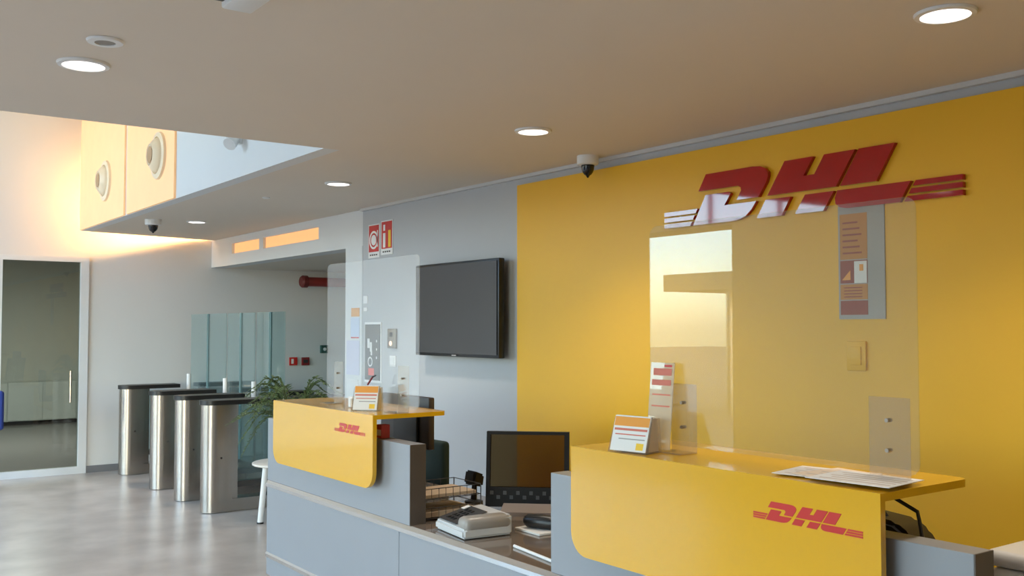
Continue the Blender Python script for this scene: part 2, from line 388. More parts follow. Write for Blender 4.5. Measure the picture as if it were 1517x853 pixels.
# ------------------------------------------------------------------ logo
def arc(cx, cy, rx, ry, a0, a1, n=5):
    return [(cx + rx * math.cos(math.radians(a0 + (a1 - a0) * i / n)), cy + ry * math.sin(math.radians(a0 + (a1 - a0) * i / n))) for i in range(n + 1)]
LOGO = [
    [(.95, .67), (1.15, .99), (2.30, .99), (2.50, .97), (2.62, .92), (2.68, .84), (2.68, .76), (2.64, .66), (2.45, .40), (1.93, .40), (2.04, .57), (2.03, .63), (1.96, .67)],
    [(1.14, .58), (1.74, .58), (1.78, .54), (1.62, .33), (2.40, .33), (2.28, .18), (2.14, .07), (1.96, .02), (1.80, .005), (.80, .005)],
    [(2.66, .40), (3.04, .99), (3.66, .99), (3.44, .66), (3.68, .66), (3.90, .99), (4.52, .99), (4.16, .40)],
    [(2.62, .33), (3.19, .33), (2.98, .005), (2.41, .005)],
    [(3.50, .33), (4.10, .33), (3.88, .005), (3.28, .005)],
    [(4.22, .40), (4.60, .99), (5.28, .99), (4.92, .40)],
    [(4.17, .33), (5.55, .33), (5.34, .005), (4.34, .005), (4.22, .03), (4.13, .10), (4.12, .20)],
]
# the H halves lean with the italics: straighten the notch
LOGO[2] = [(2.66, .40), (3.06, .99), (3.68, .99), (3.47, .67), (3.70, .67), (3.91, .99), (4.53, .99), (4.14, .40)]
def stripe_polys():
    r = []
    for k in range(3):
        v0 = .005 + k * .12; v1 = v0 + .085
        r.append([(.0, v0), (.72 + .62 * v0, v0), (.72 + .62 * v1, v1), (.0, v1)])
        r.append([(5.43 + .62 * v0, v0), (6.42, v0), (6.42, v1), (5.43 + .62 * v1, v1)])
    return r
def logo_parts(parent, x_front, thick, y_left, z_bot, s, m, su=None, names=('letter', 'stripe')):
    su = su or s
    for name, polys in ((names[0], LOGO), (names[1], stripe_polys())):
        for p in polys:
            bm = bmn(); prism(bm, [(x_front, y_left - u_ * su, z_bot + v_ * s) for u_, v_ in p], (thick, 0, 0))
            obj(name, bm, m, parent)
lg = thing('logo_sign', 'large raised glossy red letters and stripes on the yellow wall', 'sign', (WX - .018, 3.03, 2.145))
logo_parts(lg, 3.888, .022, 3.90, 2.145, .27, RED)
for u_, v_ in ((.4, .2), (1.9, .82), (1.3, .2), (3.3, .6), (4.9, .7), (4.8, .15), (6.0, .2), (3.7, .15), (2.8, .15)):
    obj('standoff', tube(bmn(), [(3.905, 3.90 - u_ * .27, 2.145 + v_ * .27), (3.913, 3.90 - u_ * .27, 2.145 + v_ * .27)], .008), STEEL, lg)

# ------------------------------------------------------------------ wall things
tv = thing('television', 'wide black flat television mounted on the grey wall', 'television', (3.86, 6.0, 1.40))
y0, y1, za, zb = 5.41, 6.52, 1.385, 2.07
obj('casing', B(3.825, 3.875, y0, y1, za, zb, .008), BLACK, tv, True)
obj('screen', B(3.818, 3.826, y0 + .018, y1 - .018, za + .022, zb - .018), BLACKG, tv)
obj('wall_mount', B(3.875, WX, 5.75, 6.2, 1.55, 1.9), DKGREY, tv)
obj('emblem', B(3.8165, 3.8185, 5.93, 5.99, za + .006, za + .014), STEEL, tv)

def plate(name, lab, cat, ya, yb, za, zb, m, x=WX, th=.006, group=None):
    return single(name, B(x - th, x, ya, yb, za, zb, min(.002, th * .3)), m, lab, cat, group)
# fire signs
def fire_sign(yl, kind, lab):
    wd, ht = .2, .235; zc = 2.185 if kind == 'hose' else 2.2
    sg = thing('fire_sign', lab, 'sign', (WX, yl - wd / 2, zc))
    obj('board', B(WX - .004, WX, yl - wd, yl, zc, zc + ht + .05), WHITE, sg)
    obj('red_field', B(WX - .006, WX - .004, yl - wd + .012, yl - .012, zc + .05, zc + ht + .04), RED_PRINT, sg)
    cx = yl - wd / 2; cz = zc + .15
    if kind == 'hose':
        for r0, r1 in ((.06, .078), (.0, .045)):
            bm = bmn(); lathe(bm, [(max(r0, .001), -.0062), (r1, -.0062), (r1, -.0072), (max(r0, .001), -.0072)], (WX, cx, cz), 'X', 24)
            obj('symbol', bm, PAPER, sg)
        obj('symbol', B(WX - .0072, WX - .006, cx - .075, cx - .06, cz - .06, cz + .08), PAPER, sg)
    else:
        obj('symbol', B(WX - .0072, WX - .006, cx + .02, cx + .06, cz - .09, cz + .03), PAPER, sg)
        obj('symbol', B(WX - .0072, WX - .006, cx + .025, cx + .055, cz + .05, cz + .10), PAPER, sg)
        obj('symbol', B(WX - .0072, WX - .006, cx - .07, cx - .03, cz - .09, cz + .05, ), YEL_PRINT, sg)
    bm = bmn()
    for k in range(4): box(bm, WX - .005, WX - .004, yl - .03 - k * .035, yl - .055 - k * .035, zc + .018, zc + .03)
    o = obj('caption_print', bm, DKGREY, sg); o['kind'] = 'stuff'
fire_sign(7.49, 'hose', 'red fire hose sign with a white reel symbol on the grey wall')
fire_sign(7.265, 'ext', 'red fire extinguisher sign with bottle symbols on the grey wall')
# lift panel
pn = thing('notice_board', 'tall dark grey notice panel with white symbols and a red square', 'sign', (WX, 7.40, 1.14))
obj('board', B(WX - .012, WX, 7.265, 7.53, 1.15, 1.62, .003), mat('panel_grey', (96, 96, 96), .4), pn)
obj('border', B(WX - .006, WX, 7.25, 7.545, 1.13, 1.64), WHITE, pn)
obj('red_square', B(WX - .0135, WX - .012, 7.36, 7.46, 1.19, 1.25), mat('signal_red', (235, 95, 90), .4), pn)
for a, b, c, e in ((7.44, 7.48, 1.42, 1.50), (7.40, 7.435, 1.39, 1.47), (7.395, 7.42, 1.36, 1.40), (7.31, 7.325, 1.47, 1.49), (7.31, 7.325, 1.40, 1.42), (7.31, 7.325, 1.33, 1.35)):
    obj('symbol', B(WX - .0135, WX - .012, a, b, c, e), WHITE, pn)
obj('ring_symbol', lathe(bmn(), [(.03, -.0122), (.042, -.0122), (.042, -.0135), (.03, -.0135)], (WX, 7.43, 1.305), 'X', 20), WHITE, pn)
cb = thing('call_button', 'slim steel call button plate beside the dark notice panel', 'call button', (WX, 7.05, 1.43))
obj('plate', B(WX - .02, WX, 6.985, 7.12, 1.425, 1.585, .004), mat('bronze_steel', (150, 140, 124), .35, .7), cb, True)
obj('button', lathe(bmn(), [(.001, -.024), (.02, -.024), (.02, -.019), (.001, -.019)], (WX, 7.06, 1.465), 'X', 16), mat('button_glow', (255, 220, 190), .4, emit=(255, 215, 180), estr=1.5), cb)
obj('display', B(WX - .0215, WX - .0195, 7.03, 7.08, 1.52, 1.555), BLACK, cb)
sw = thing('light_switch', 'white wall switch under the steel call plate', 'switch', (WX, 7.05, 1.28))
obj('plate', B(WX - .01, WX, 7.0, 7.10, 1.275, 1.365, .003), WHITE, sw, True)
obj('rocker', B(WX - .014, WX - .01, 7.02, 7.08, 1.29, 1.35, .002), WHITE, sw)
plate('wall_label', 'small pale label above the dark notice panel', 'label', 7.50, 7.575, 1.80, 1.865, PAPER)
bl = plate('wall_label', 'narrow pale label directly below another small label', 'label', 7.505, 7.57, 1.735, 1.765, PAPER)
# papers on pilaster
PX = WX - .004
plate('notice_sheet', 'small orange square notice on the white pilaster', 'notice', 7.645, 7.80, 1.69, 1.765, mat('orange_notice', (226, 160, 90), .7), PX, .003)
nn = thing('notice_sheet', 'pale blue sheet with a red footer on the white pilaster', 'notice', (PX, 7.72, 1.49))
obj('sheet', B(PX - .003, PX, 7.645, 7.81, 1.50, 1.68), BLUE_PRINT, nn); obj('footer', B(PX - .004, PX - .003, 7.65, 7.80, 1.50, 1.512), RED_PRINT, nn)
plate('notice_sheet', 'large pale lilac sheet on the white pilaster', 'notice', 7.64, 7.89, 1.18, 1.48, mat('lilac_paper', (206, 206, 224), .8, var=.05, scale=40), PX, .003)
plate('notice_sheet', 'white sheet low on the pilaster above the counter', 'notice', 7.66, 7.88, .93, 1.14, PAPER, PX, .003)
# poster on the yellow wall
PXY = WX - .018
po = thing('poster', 'tall narrow brown and orange poster with grey side strip on the yellow wall', 'poster', (PXY, 2.67, 1.64))
obj('backing', B(PXY - .006, PXY, 2.545, 2.785, 1.635, 2.16), mat('poster_grey', (172, 166, 158), .5), po)
for za_, zb_, m_ in ((1.91, 2.12, mat('poster_ochre', (196, 128, 40), .5)), (1.80, 1.905, BROWN_PRINT), (1.725, 1.795, mat('poster_ochre', (196, 128, 40), .5)), (1.655, 1.72, BROWN_PRINT)):
    obj('print_block', B(PXY - .0075, PXY - .006, 2.632, 2.775, za_, zb_), m_, po)
obj('card', B(PXY - .009, PXY - .0075, 2.635, 2.70, 1.80, 1.90), PAPER, po)
obj('card_mark', B(PXY - .010, PXY - .009, 2.652, 2.672, 1.855, 1.885), ORANGE_PRINT, po)
prism_bm = prism(bmn(), [(PXY - .0085, 2.765, 1.815), (PXY - .0085, 2.72, 1.815), (PXY - .0085, 2.72, 1.86)], (-.001, 0, 0)); obj('print_triangle', prism_bm, ORANGE_PRINT, po)
for r in range(6):
    obj('text_line', B(PXY - .0085, PXY - .0075, 2.66 + .01 * (r % 3), 2.76, 1.935 + r * .028, 1.943 + r * .028), BROWN_PRINT, po)
for r in range(4):
    obj('text_line', B(PXY - .0085, PXY - .0075, 2.66, 2.755, 1.735 + r * .014, 1.740 + r * .014), BROWN_PRINT, po)
bp_ = thing('wall_socket', 'yellow square cover plate on the yellow wall below the poster', 'switch', (PXY, 2.695, 1.40))
obj('plate', B(PXY - .012, PXY, 2.645, 2.745, 1.40, 1.535, .004), YELLOW, bp_, True)
obj('insert', B(PXY - .018, PXY - .012, 2.667, 2.723, 1.425, 1.51, .003), YELLOW, bp_, True)
# far wall small things
for xx, lab in ((434, 'small red fire sign on the far wall with a white mark, left of another'), (452, 'small dark red call point on the far wall beside a red sign')):
    p = aty(xx, 535, FY)
    g = thing('fire_sign' if xx == 434 else 'call_point', lab, 'sign' if xx == 434 else 'call point', (p.x, FY, p.z - .045))
    obj('plate', B(p.x - .052, p.x + .052, FY - .02, FY, p.z - .05, p.z + .05, .004), RED_PRINT if xx == 434 else mat('dark_red', (140, 40, 40), .4), g)
    obj('symbol', B(p.x - .03, p.x + .0, FY - .022, FY - .02, p.z - .03, p.z + .03) if xx == 434 else B(p.x - .03, p.x + .03, FY - .023, FY - .02, p.z - .02, p.z + .02), PAPER if xx == 434 else DKGREY, g)
p = aty(479, 517, FY)
g = thing('exit_button', 'small dark green box on the far wall right of the red call point', 'button', (p.x, FY, p.z - .05))
obj('case', B(p.x - .05, p.x + .05, FY - .04, FY, p.z - .05, p.z + .05, .006), mat('green_box', (50, 84, 74), .5), g)
obj('button', lathe(bmn(), [(.001, -.05), (.02, -.05), (.02, -.04), (.001, -.04)], (p.x, FY, p.z), 'Y', 16), WHITE, g)
# red pipe under the passage ceiling
p0 = aty(449, 417, 11.28)
rp = thing('fire_pipe', 'thick dark red pipe with end cap under the passage ceiling', 'pipe', (p0.x, p0.y, p0.z - .07))
obj('pipe', tube(bmn(), [(p0.x + .05, p0.y, p0.z), (8.8, p0.y, p0.z)], .058, 20), PIPE_RED, rp, True)
obj('end_cap', tube(bmn(), [(p0.x - .03, p0.y, p0.z), (p0.x - .01, p0.y, p0.z), (p0.x + .05, p0.y, p0.z)], [.06, .076, .076], 20), mat('pipe_cap_red', (112, 38, 36), .4), rp, True)

# ------------------------------------------------------------------ turnstiles
def stadium(x0, x1, hw, front=True, rear=False, n=8):
    p = []
    if front: p += [(x0 + hw - hw * math.sin(a), hw * math.cos(a)) for a in [math.pi * i / (2 * n) * 2 for i in range(n + 1)]]
    else: p += [(x0, hw), (x0, -hw)]
    if rear: p += [(x1 - hw + hw * math.sin(a), -hw * math.cos(a)) for a in [math.pi * i / n for i in range(n + 1)]]
    else: p += [(x1, -hw), (x1, hw)]
    return p
TY = [11.13, 9.96, 9.17, 8.44]
TL = ['stainless turnstile with a black top against the white far wall', 'second stainless turnstile from the far wall, after the wide lane',
      'stainless turnstile, third from the far wall, between two narrow lanes', 'stainless turnstile beside the fern behind the left counter']
TX = 2.825
for i, yc in enumerate(TY):
    t_ = thing('turnstile', TL[i], 'turnstile', (TX, yc, 0), 0, 'row of turnstiles')
    hw = .105
    def P2(pts, za, zb, yc=yc): return prism(bmn(), [(TX + a, yc + b, za) for a, b in pts], (0, 0, zb - za))
    obj('column', P2(stadium(0, .24, hw), .005, .925), STEEL, t_, True)
    obj('column', P2(stadium(.95, 1.35, hw, False, True), .005, .925), STEEL, t_, True)
    obj('plinth', P2([(.24, .09), (.24, -.09), (.95, -.09), (.95, .09)], .005, .11), STEEL, t_)
    obj('frame_post', P2([(.24, .07), (.24, -.07), (.30, -.07), (.30, .07)], .11, .925), STEEL, t_)
    obj('frame_post', P2([(.88, .07), (.88, -.07), (.95, -.07), (.95, .07)], .11, .925), STEEL, t_)
    obj('lower_rail', P2([(.30, .05), (.30, -.05), (.88, -.05), (.88, .05)], .20, .25), DKGREY, t_)
    obj('infill_glass', P2([(.30, .006), (.30, -.006), (.88, -.006), (.88, .006)], .25, .90), GREEN_GLASS, t_)
    obj('cap', P2(stadium(-.015, .62, .115), .925, .965), BLACK, t_, True)
    obj('cap', P2(stadium(.84, 1.37, .115, False, True), .925, .965), BLACK, t_, True)
    obj('status_post', tube(bmn(), [(TX + .75, yc, .90), (TX + .75, yc, 1.07)], .024, 12), WHITE, t_, True)
    obj('lock', tube(bmn(), [(TX + .14, yc - hw - .004, .47), (TX + .14, yc - hw + .01, .47)], .008, 10), BLACK, t_)
    # glass wings, one to each side lane
    for s in (1, -1):
        j = i - s
        if 0 <= j < 4:
            gap = abs(TY[j] - yc) / 2
            bm = bmn(); prism(bm, [(TX + .76, yc + s * .03, .28), (TX + .76, yc + s * (gap - .02), .28), (TX + .76, yc + s * (gap - .02), 1.74), (TX + .76, yc + s * .03, 1.74)], (.012, 0, 0))
            gwing = obj('glass_wing', bm, GREEN_GLASS, t_)
            obj('edge_strip', B(TX + .757, TX + .775, yc + s * (gap - .02), yc + s * (gap - .008), .28, 1.74), mat('glass_edge', (120, 150, 152), .2), gwing)

# ------------------------------------------------------------------ reception desk (low) and raised counters
FX = 2.36; DZ = .655; YE0, YE1 = .95, 5.83
dk = thing('reception_desk', 'long low grey reception desk with silver strips', 'desk', (FX, 3.4, 0))
obj('worktop', B(FX + .012, 3.12, YE0, YE1, DZ - .03, DZ, .003), mat('desk_top_gloss', (120, 108, 98), .12, var=.05, coat=.3), dk)
obj('plinth', B(FX + .03, 3.05, YE0 + .02, YE1 - .02, 0, .08), DKGREY, dk)
for a, b in ((YE1, 4.18), (4.176, 2.55), (2.546, YE0)):
    obj('front_panel', B(FX + .004, FX + .03, b, a, .215, DZ - .03, .002), GREY_LAM, dk)
    obj('lower_panel', B(FX + .004, FX + .03, b, a, .08, .195, .002), GREY_LAM, dk)
for zz in (DZ - .0195, .205):
    bm = bmn(); hh = .019
    prism(bm, [(FX - .004, YE0, zz - hh), (FX - .004, YE0, zz), (FX + .012, YE0, zz + hh), (FX + .03, YE0, zz + hh), (FX + .03, YE0, zz - hh)], (0, YE1 - YE0, 0))
    obj('metal_strip', bm, STRIP, dk)
obj('end_panel', B(FX + .03, 3.05, YE1 - .02, YE1, .08, DZ - .03), GREY_LAM, dk)
obj('end_panel', B(FX + .03, 3.05, YE0, YE0 + .02, .08, DZ - .03), GREY_LAM, dk)
obj('back_leg', B(3.0, 3.05, 4.1, 4.14, .08, DZ - .03), GREY_LAM, dk)

def rounded_panel(ya, yb, za, zb, r, n=8):
    # outline in (y,z), rounded at the lower corners (a > b in y)
    p = [(ya, zb)]
    p += [(ya - r + r * math.cos(math.pi + t) * -1, 0) for t in []]
    for i in range(n + 1):
        t = math.pi / 2 * i / n; p.append((ya - r + r * math.cos(t), za + r - r * math.sin(t)))
    for i in range(n + 1):
        t = math.pi / 2 * i / n; p.append((yb + r - r * math.sin(t), za + r - r * math.cos(t)))
    p.append((yb, zb))
    return p
PXF = 2.30; SZ = 1.163
def counter(name, lab, up, pan, pbot, shelf_x, logo, extra):
    ya, yb = up; c = thing(name, lab, 'counter', (FX, (ya + yb) / 2, DZ), 0, 'raised counters with yellow fronts')
    obj('upstand', B(FX + .008, FX + .095, yb + .004, ya, DZ, 1.036, .002), GREY_LAM, c)
    obj('end_face', B(FX + .008, FX + .095, yb, yb + .004, DZ, 1.036), GREY_DARK, c)
    pa, pb = pan
    bm = bmn(); prism(bm, [(PXF, y, z) for y, z in rounded_panel(pa, pb, pbot, SZ, .085)], (.022, 0, 0))
    fp = obj('front_panel', bm, YELLOW_GLOSS, c)
    # shelf with rounded back corners
    r = .04; n = 6; pts = [(PXF + .022, pa), (PXF + .022, pb)]
    for i in range(n + 1):
        t = math.pi / 2 * i / n; pts.append((shelf_x - r + r * math.sin(t), pb + r - r * math.cos(t)))
    for i in range(n + 1):
        t = math.pi / 2 * i / n; pts.append((shelf_x - r + r * math.cos(t), pa - r + r * math.sin(t)))
    bm = bmn(); prism(bm, [(x, y, SZ - .022) for x, y in pts], (0, 0, .022)); obj('shelf', bm, YELLOW_GLOSS, c)
    for y in (pa - .18, pb + .32):
        obj('shelf_support', B(FX + .03, FX + .075, y - .02, y + .02, 1.036, SZ - .022), STEEL, c)
    for y in (pa - .25, pb + .25):
        obj('spacer', B(PXF + .022, FX + .008, y - .03, y + .03, .9, .96), STEEL, c)
    yl, zb, s, su = logo
    for nm, polys in (('logo_letter', LOGO), ('logo_stripe', stripe_polys())):
        for p in polys:
            bm = bmn(); prism(bm, [(PXF - .0012, yl - u_ * su, zb + v_ * s) for u_, v_ in p], (.0012, 0, 0)); obj(nm, bm, RED_PRINT, fp)
    return c
cl = counter('reception_counter', 'grey raised counter with shorter yellow front by the turnstiles', (YE1, 4.08), (5.585, 4.33), .797, 2.735, (4.755, 1.053, .046, .345 / 6.42), 0)
cr = counter('reception_counter', 'grey raised counter with yellow front in front of the yellow wall', (3.0, 1.305), (2.795, 1.522), .772, 2.745, (1.945, 1.037, .056, .37 / 6.42), 0)

# ------------------------------------------------------------------ acrylic screens
def screen(lab, ya, yb, brackets):
    X = 2.505; s = thing('acrylic_screen', lab, 'screen', (X, (ya + yb) / 2, SZ), 0, 'clear screens on the counters')
    za, zb = 1.185, 1.965; r = .035; n = 5; pts = []
    for cy, cz, a0 in ((yb + r, za + r, 180), (ya - r, za + r, 270), (ya - r, zb - r, 0), (yb + r, zb - r, 90)):
        pts += [(X, p[0], p[1]) for p in arc(cy, cz, r, r, a0, a0 + 90, n)]
    obj('sheet', prism(bmn(), pts, (.005, 0, 0)), ACRYL, s)
    for y, wd in brackets:
        b_ = obj('bracket', B(X + .0055, X + .0095, y - wd / 2, y + wd / 2, SZ + .0005, 1.40, .001), ACRYL_F, s)
        obj('foot', B(X - .075, X + .0095, y - wd / 2, y + wd / 2, SZ + .0005, SZ + .0045), ACRYL_F, b_)
        for z in (1.25, 1.335):
            obj('bolt', tube(bmn(), [(X - .008, y, z), (X + .014, y, z)], .006, 10), STEEL, b_, True)
screen('clear acrylic screen standing on the shelf of the right counter', 2.59, 1.535, ((2.43, .12), (1.63, .13)))
screen('clear acrylic screen standing on the shelf of the counter by the turnstiles', 5.29, 4.235, ((5.15, .11), (4.40, .11)))

# ------------------------------------------------------------------ things on the counters
def holder(lab, x, y, rz, wd=.12, ht=.15, group='leaflet holders on the counters'):
    h_ = thing('leaflet_holder', lab, 'leaflet holder', (x, y, SZ + .0005), rz, group)
    # local: front faces -X
    bm = bmn(); box(bm, -.045, .05, -wd / 2 - .006, wd / 2 + .006, 0, .004)
    obj('base', bm, ACRYL_F, h_, local=True)
    for s in (1, -1):
        bm = bmn(); prism(bm, [(-.045, s * (wd / 2 + .003), .004), (.05, s * (wd / 2 + .003), .004), (.04, s * (wd / 2 + .003), .12), (.0, s * (wd / 2 + .003), .12)], (0, .003 * s, 0))
        obj('side', bm, ACRYL_F, h_, local=True)
    bm = bmn(); prism(bm, [(-.042, -wd / 2, .006), (-.036, -wd / 2, .006), (.002, -wd / 2, ht), (-.004, -wd / 2, ht)], (0, wd, 0))
    lf = obj('leaflet', bm, PAPER, h_, local=True)
    def on(zf0, zf1, a, b, m, nm):
        def q(z): k = (z - .006) / (ht - .006); return -.042 + k * .038
        bm = bmn(); prism(bm, [(q(zf0) - .001, a, zf0), (q(zf0) - .0003, a, zf0), (q(zf1) - .0003, a, zf1), (q(zf1) - .001, a, zf1)], (0, b - a, 0)); obj(nm, bm, m, lf, local=True)
    on(ht * .72, ht * .97, -wd / 2 + .002, wd / 2 - .002, ORANGE_PRINT, 'banner_print')
    on(ht * .60, ht * .66, -wd / 2 + .006, wd / 2 - .006, PINK_PRINT, 'text_print')
    on(ht * .48, ht * .51, -wd / 2 + .01, wd / 2 - .012, PINK_PRINT, 'text_print')
    on(ht * .36, ht * .39, -wd / 2 + .01, wd / 2 - .03, mat('grey_print', (170, 165, 160), .6), 'text_print')
    on(ht * .10, ht * .28, -wd / 2 + .012, -wd / 2 + .042, YEL_PRINT, 'emblem_print')
    bm = bmn(); prism(bm, [(-.02, -wd / 2, .006), (.04, -wd / 2, .006), (.03, -wd / 2, .118), (.006, -wd / 2, .125)], (0, wd, 0)); obj('leaflet_stack', bm, PAPER, h_, local=True)
    return h_
holder('small leaflet holder with orange topped cards on the right counter', 2.368, 2.53, .2, .15, .125)
holder('small leaflet holder with orange topped cards on the counter by the turnstiles', 2.41, 4.60, .75, .13, .13)
# tall flyer stand behind the first holder
fs = thing('flyer_stand', 'upright clear stand with a tall pale printed flyer on the right counter', 'flyer stand', (2.455, 2.50, SZ + .005), .05)
obj('base', B(-.02, .03, -.055, .055, 0, .004), ACRYL_F, fs, local=True)
bm = bmn(); prism(bm, [(-.004, -.055, .004), (0.0, -.055, .004), (.03, -.055, .305), (.026, -.055, .305)], (0, .11, 0))
fl = obj('flyer', bm, pane_mat('film_flyer', (250, 248, 244), 1.45, .38, (236, 226, 214)), fs, local=True)
for z0_, z1_, w_, m_ in ((.26, .285, .04, PINK_PRINT), (.225, .245, .045, PINK_PRINT), (.19, .195, .04, PINK_PRINT), (.15, .155, .04, PINK_PRINT), (.29, .298, -.01, RED_PRINT)):
    def q(z): return -.004 + (z - .004) / .301 * .03
    bm = bmn(); prism(bm, [(q(z0_) - .001, -.045, z0_), (q(z0_) - .0002, -.045, z0_), (q(z1_) - .0002, -.045, z1_), (q(z1_) - .001, -.045, z1_)], (0, .045 + w_, 0)); obj('text_print', bm, m_, fl, local=True)
# papers on the right counter
for i, (x, y, rz, lab, tint) in enumerate(((2.455, 1.80, .2, 'white printed sheet lying lowest on the right counter shelf', (236, 228, 220)), (2.45, 1.72, -.08, 'white sheet with an orange tinted print lying on top of other papers', (236, 214, 190)), (2.425, 1.655, .1, 'white sheet lying by the end of the right counter shelf', (238, 234, 230)))):
    ps = thing('paper_sheet', lab, 'paper', (x, y, SZ + .006 + i * .0022), rz, 'papers on the right counter')
    if i == 0: ps.location.z = SZ + .0052
    bm = bmn(); box(bm, -.10, .10, -.125, .125, 0, .0018); obj('sheet', bm, mat('sheet_%d' % i, tint, .8, var=.04, scale=30), ps, local=True)
    for k in range(5):
        bm = bmn(); box(bm, -.07 + k * .032, -.06 + k * .032, -.11, .10 - .02 * (k % 2), .0018, .0021); obj('text_print', bm, mat('faint_print', (206, 190, 176), .8), ps, local=True)
# small open cube holder on the left counter, pen
ch = thing('card_holder', 'tiny clear card holder left of the leaflet holder on the counter by the turnstiles', 'card holder', (2.43, 4.82, SZ + .0005))
obj('base', B(-.02, .02, -.03, .03, 0, .004), ACRYL_F, ch, local=True)
for s in (1, -1): obj('side', B(-.02, .02, s * .03, s * .027, .004, .05), ACRYL_F, ch, local=True)
obj('cards', B(-.008, .008, -.024, .024, .004, .058), PAPER, ch, local=True)
pe = thing('pen', 'dark red pen leaning out of the leaflet holder on the counter by the turnstiles', 'pen', (2.43, 4.635, SZ + .13))
obj('barrel', tube(bmn(), [(2.43, 4.635, SZ + .132), (2.44, 4.60, SZ + .175)], .005, 8), mat('pen_red', (130, 40, 44), .4), pe, True)
obj('tip', tube(bmn(), [(2.44, 4.60, SZ + .175), (2.447, 4.575, SZ + .183)], [.005, .003], 8), DKGREY, pe)

# ------------------------------------------------------------------ things on the desk
def wire_tray():
    cx, cy = 2.633, 4.24; lx, ly = .165, .125
    t_ = thing('letter_tray', 'two tier wire letter tray with papers on the desk', 'letter tray', (cx, cy, DZ))
    for z in (DZ + .012, DZ + .105):
        bm = bmn()
        for s in (1, -1):
            tube(bm, [(cx - lx, cy + s * ly, z), (cx + lx, cy + s * ly, z)], .0022, 6); tube(bm, [(cx - lx, cy + s * ly, z + .05), (cx + lx, cy + s * ly, z + .05)], .0022, 6)
        tube(bm, [(cx + lx, cy - ly, z), (cx + lx, cy + ly, z)], .0022, 6); tube(bm, [(cx + lx, cy - ly, z + .05), (cx + lx, cy + ly, z + .05)], .0022, 6); tube(bm, [(cx - lx, cy - ly, z), (cx - lx, cy + ly, z)], .0022, 6)
        for k in range(9):
            x = cx - lx + 2 * lx * k / 8; tube(bm, [(x, cy - ly, z + .05), (x, cy - ly, z), (x, cy + ly, z), (x, cy + ly, z + .05)], .0016, 5)
        o = obj('wire_basket', bm, DKGREY, t_); 
        obj('paper_stack', B(cx - lx + .01, cx + lx - .02, cy - ly + .012, cy + ly - .012, z + .003, z + (.02 if z > DZ + .05 else .03), .002), mat('tray_paper', (196, 176, 152), .8), t_)
    for s in (1, -1):
        for k in (-1, 1):
            obj('post', tube(bmn(), [(cx + k * lx, cy + s * ly, DZ), (cx + k * lx, cy + s * ly, DZ + .155)], .003, 6), DKGREY, t_)
wire_tray()
# desk telephone / scale
sc_ = thing('desk_phone', 'light grey desk telephone with dark sloping top', 'telephone', (2.53, 3.79, DZ), -.12)
bm = bmn(); prism(bm, [(-.12, -.15, .004), (.13, -.15, .004), (.13, -.15, .095), (.06, -.15, .09), (-.12, -.15, .045)], (0, .30, 0)); bmesh.ops.bevel(bm, geom=bm.edges[:], offset=.01, segments=3, affect='EDGES')
obj('body', bm, mat('phone_grey', (206, 206, 204), .35), sc_, True, True)
bm = bmn(); prism(bm, [(-.105, -.045, .0535), (.055, -.045, .0935), (.055, -.045, .096), (-.105, -.045, .056)], (0, .185, 0)); obj('key_panel', bm, DKGREY, sc_, local=True)
for r in range(4):
    for c in range(3):
        x = -.085 + r * .03; y = .02 + c * .03; z = .056 + (x + .105) * .25 + .0005
        bm = bmn(); prism(bm, [(x, y, z), (x + .017, y, z + .00425), (x + .017, y, z + .0075), (x, y, z + .0035)], (0, .018, 0)); obj('key', bm, BLACK, sc_, local=True)
bm = bmn(); prism(bm, [(.01, .105, .087), (.045, .105, .0955), (.045, .105, .0985), (.01, .105, .09)], (0, .03, 0)); obj('label_card', bm, PAPER, sc_, local=True)
bm = bmn(); box(bm, -.11, .13, -.155, -.055, .03, .095, .028, 4); obj('handset', bm, mat('handset_grey', (156, 150, 142), .35), sc_, True, True)
obj('foot', B(-.1, .1, -.13, .13, 0, .004), BLACK, sc_, local=True)
# barcode scanner
bs = thing('barcode_scanner', 'black handheld scanner upright on a slim stand behind the letter tray', 'scanner', (2.96, 4.42, DZ))
obj('base', lathe(bmn(), [(.05, 0), (.05, .01), (.02, .018), (.001, .018)], (2.96, 4.42, DZ)), BLACK, bs, True)
obj('stem', tube(bmn(), [(2.96, 4.42, DZ + .018), (2.965, 4.42, DZ + .10)], [.018, .014], 10), BLACK, bs, True)
bm = bmn(); prism(bm, [(2.92, 4.37, DZ + .10), (2.99, 4.37, DZ + .085), (3.0, 4.37, DZ + .15), (2.935, 4.37, DZ + .175)], (0, .095, 0)); bmesh.ops.bevel(bm, geom=bm.edges[:], offset=.01, segments=2, affect='EDGES')
obj('head', bm, BLACK, bs, True)
# monitor
mo = thing('monitor', 'dark framed monitor with smoky see-through screen on the desk between the counters', 'monitor', (3.05, 4.06, DZ), math.radians(47))
# local: screen faces -X
def slab(bm, x0, x1, y0, y1, z0, z1, lean):
    k = math.tan(lean); pts = [(x0 + k * z0, y0, z0), (x1 + k * z0, y0, z0), (x1 + k * z1, y0, z1), (x0 + k * z1, y0, z1)]
    return prism(bm, pts, (0, y1 - y0, 0))
LEAN = math.radians(7)
bm = bmn()
for a in ((-.215, .215, .385, .40), (-.215, .215, .02, .118), (-.215, -.19, .118, .385), (.195, .215, .118, .385)): slab(bm, -.02, .012, *a, LEAN)
obj('casing', bm, mat('matt_black', (24, 21, 19), .6, spec=.25), mo, local=True)
obj('screen', slab(bmn(), -.006, -.002, -.19, .195, .118, .385, LEAN), pane_mat('smoked_screen', (176, 160, 132), 1.5, .05, (50, 48, 46)), mo, local=True)
for k in range(12):
    bm = slab(bmn(), -.024, -.020, -.20 + k * .034, -.182 + k * .034, .06 + .022 * (k % 2), .078 + .022 * (k % 2), LEAN); obj('speaker_cell', bm, DKGREY, mo, local=True)
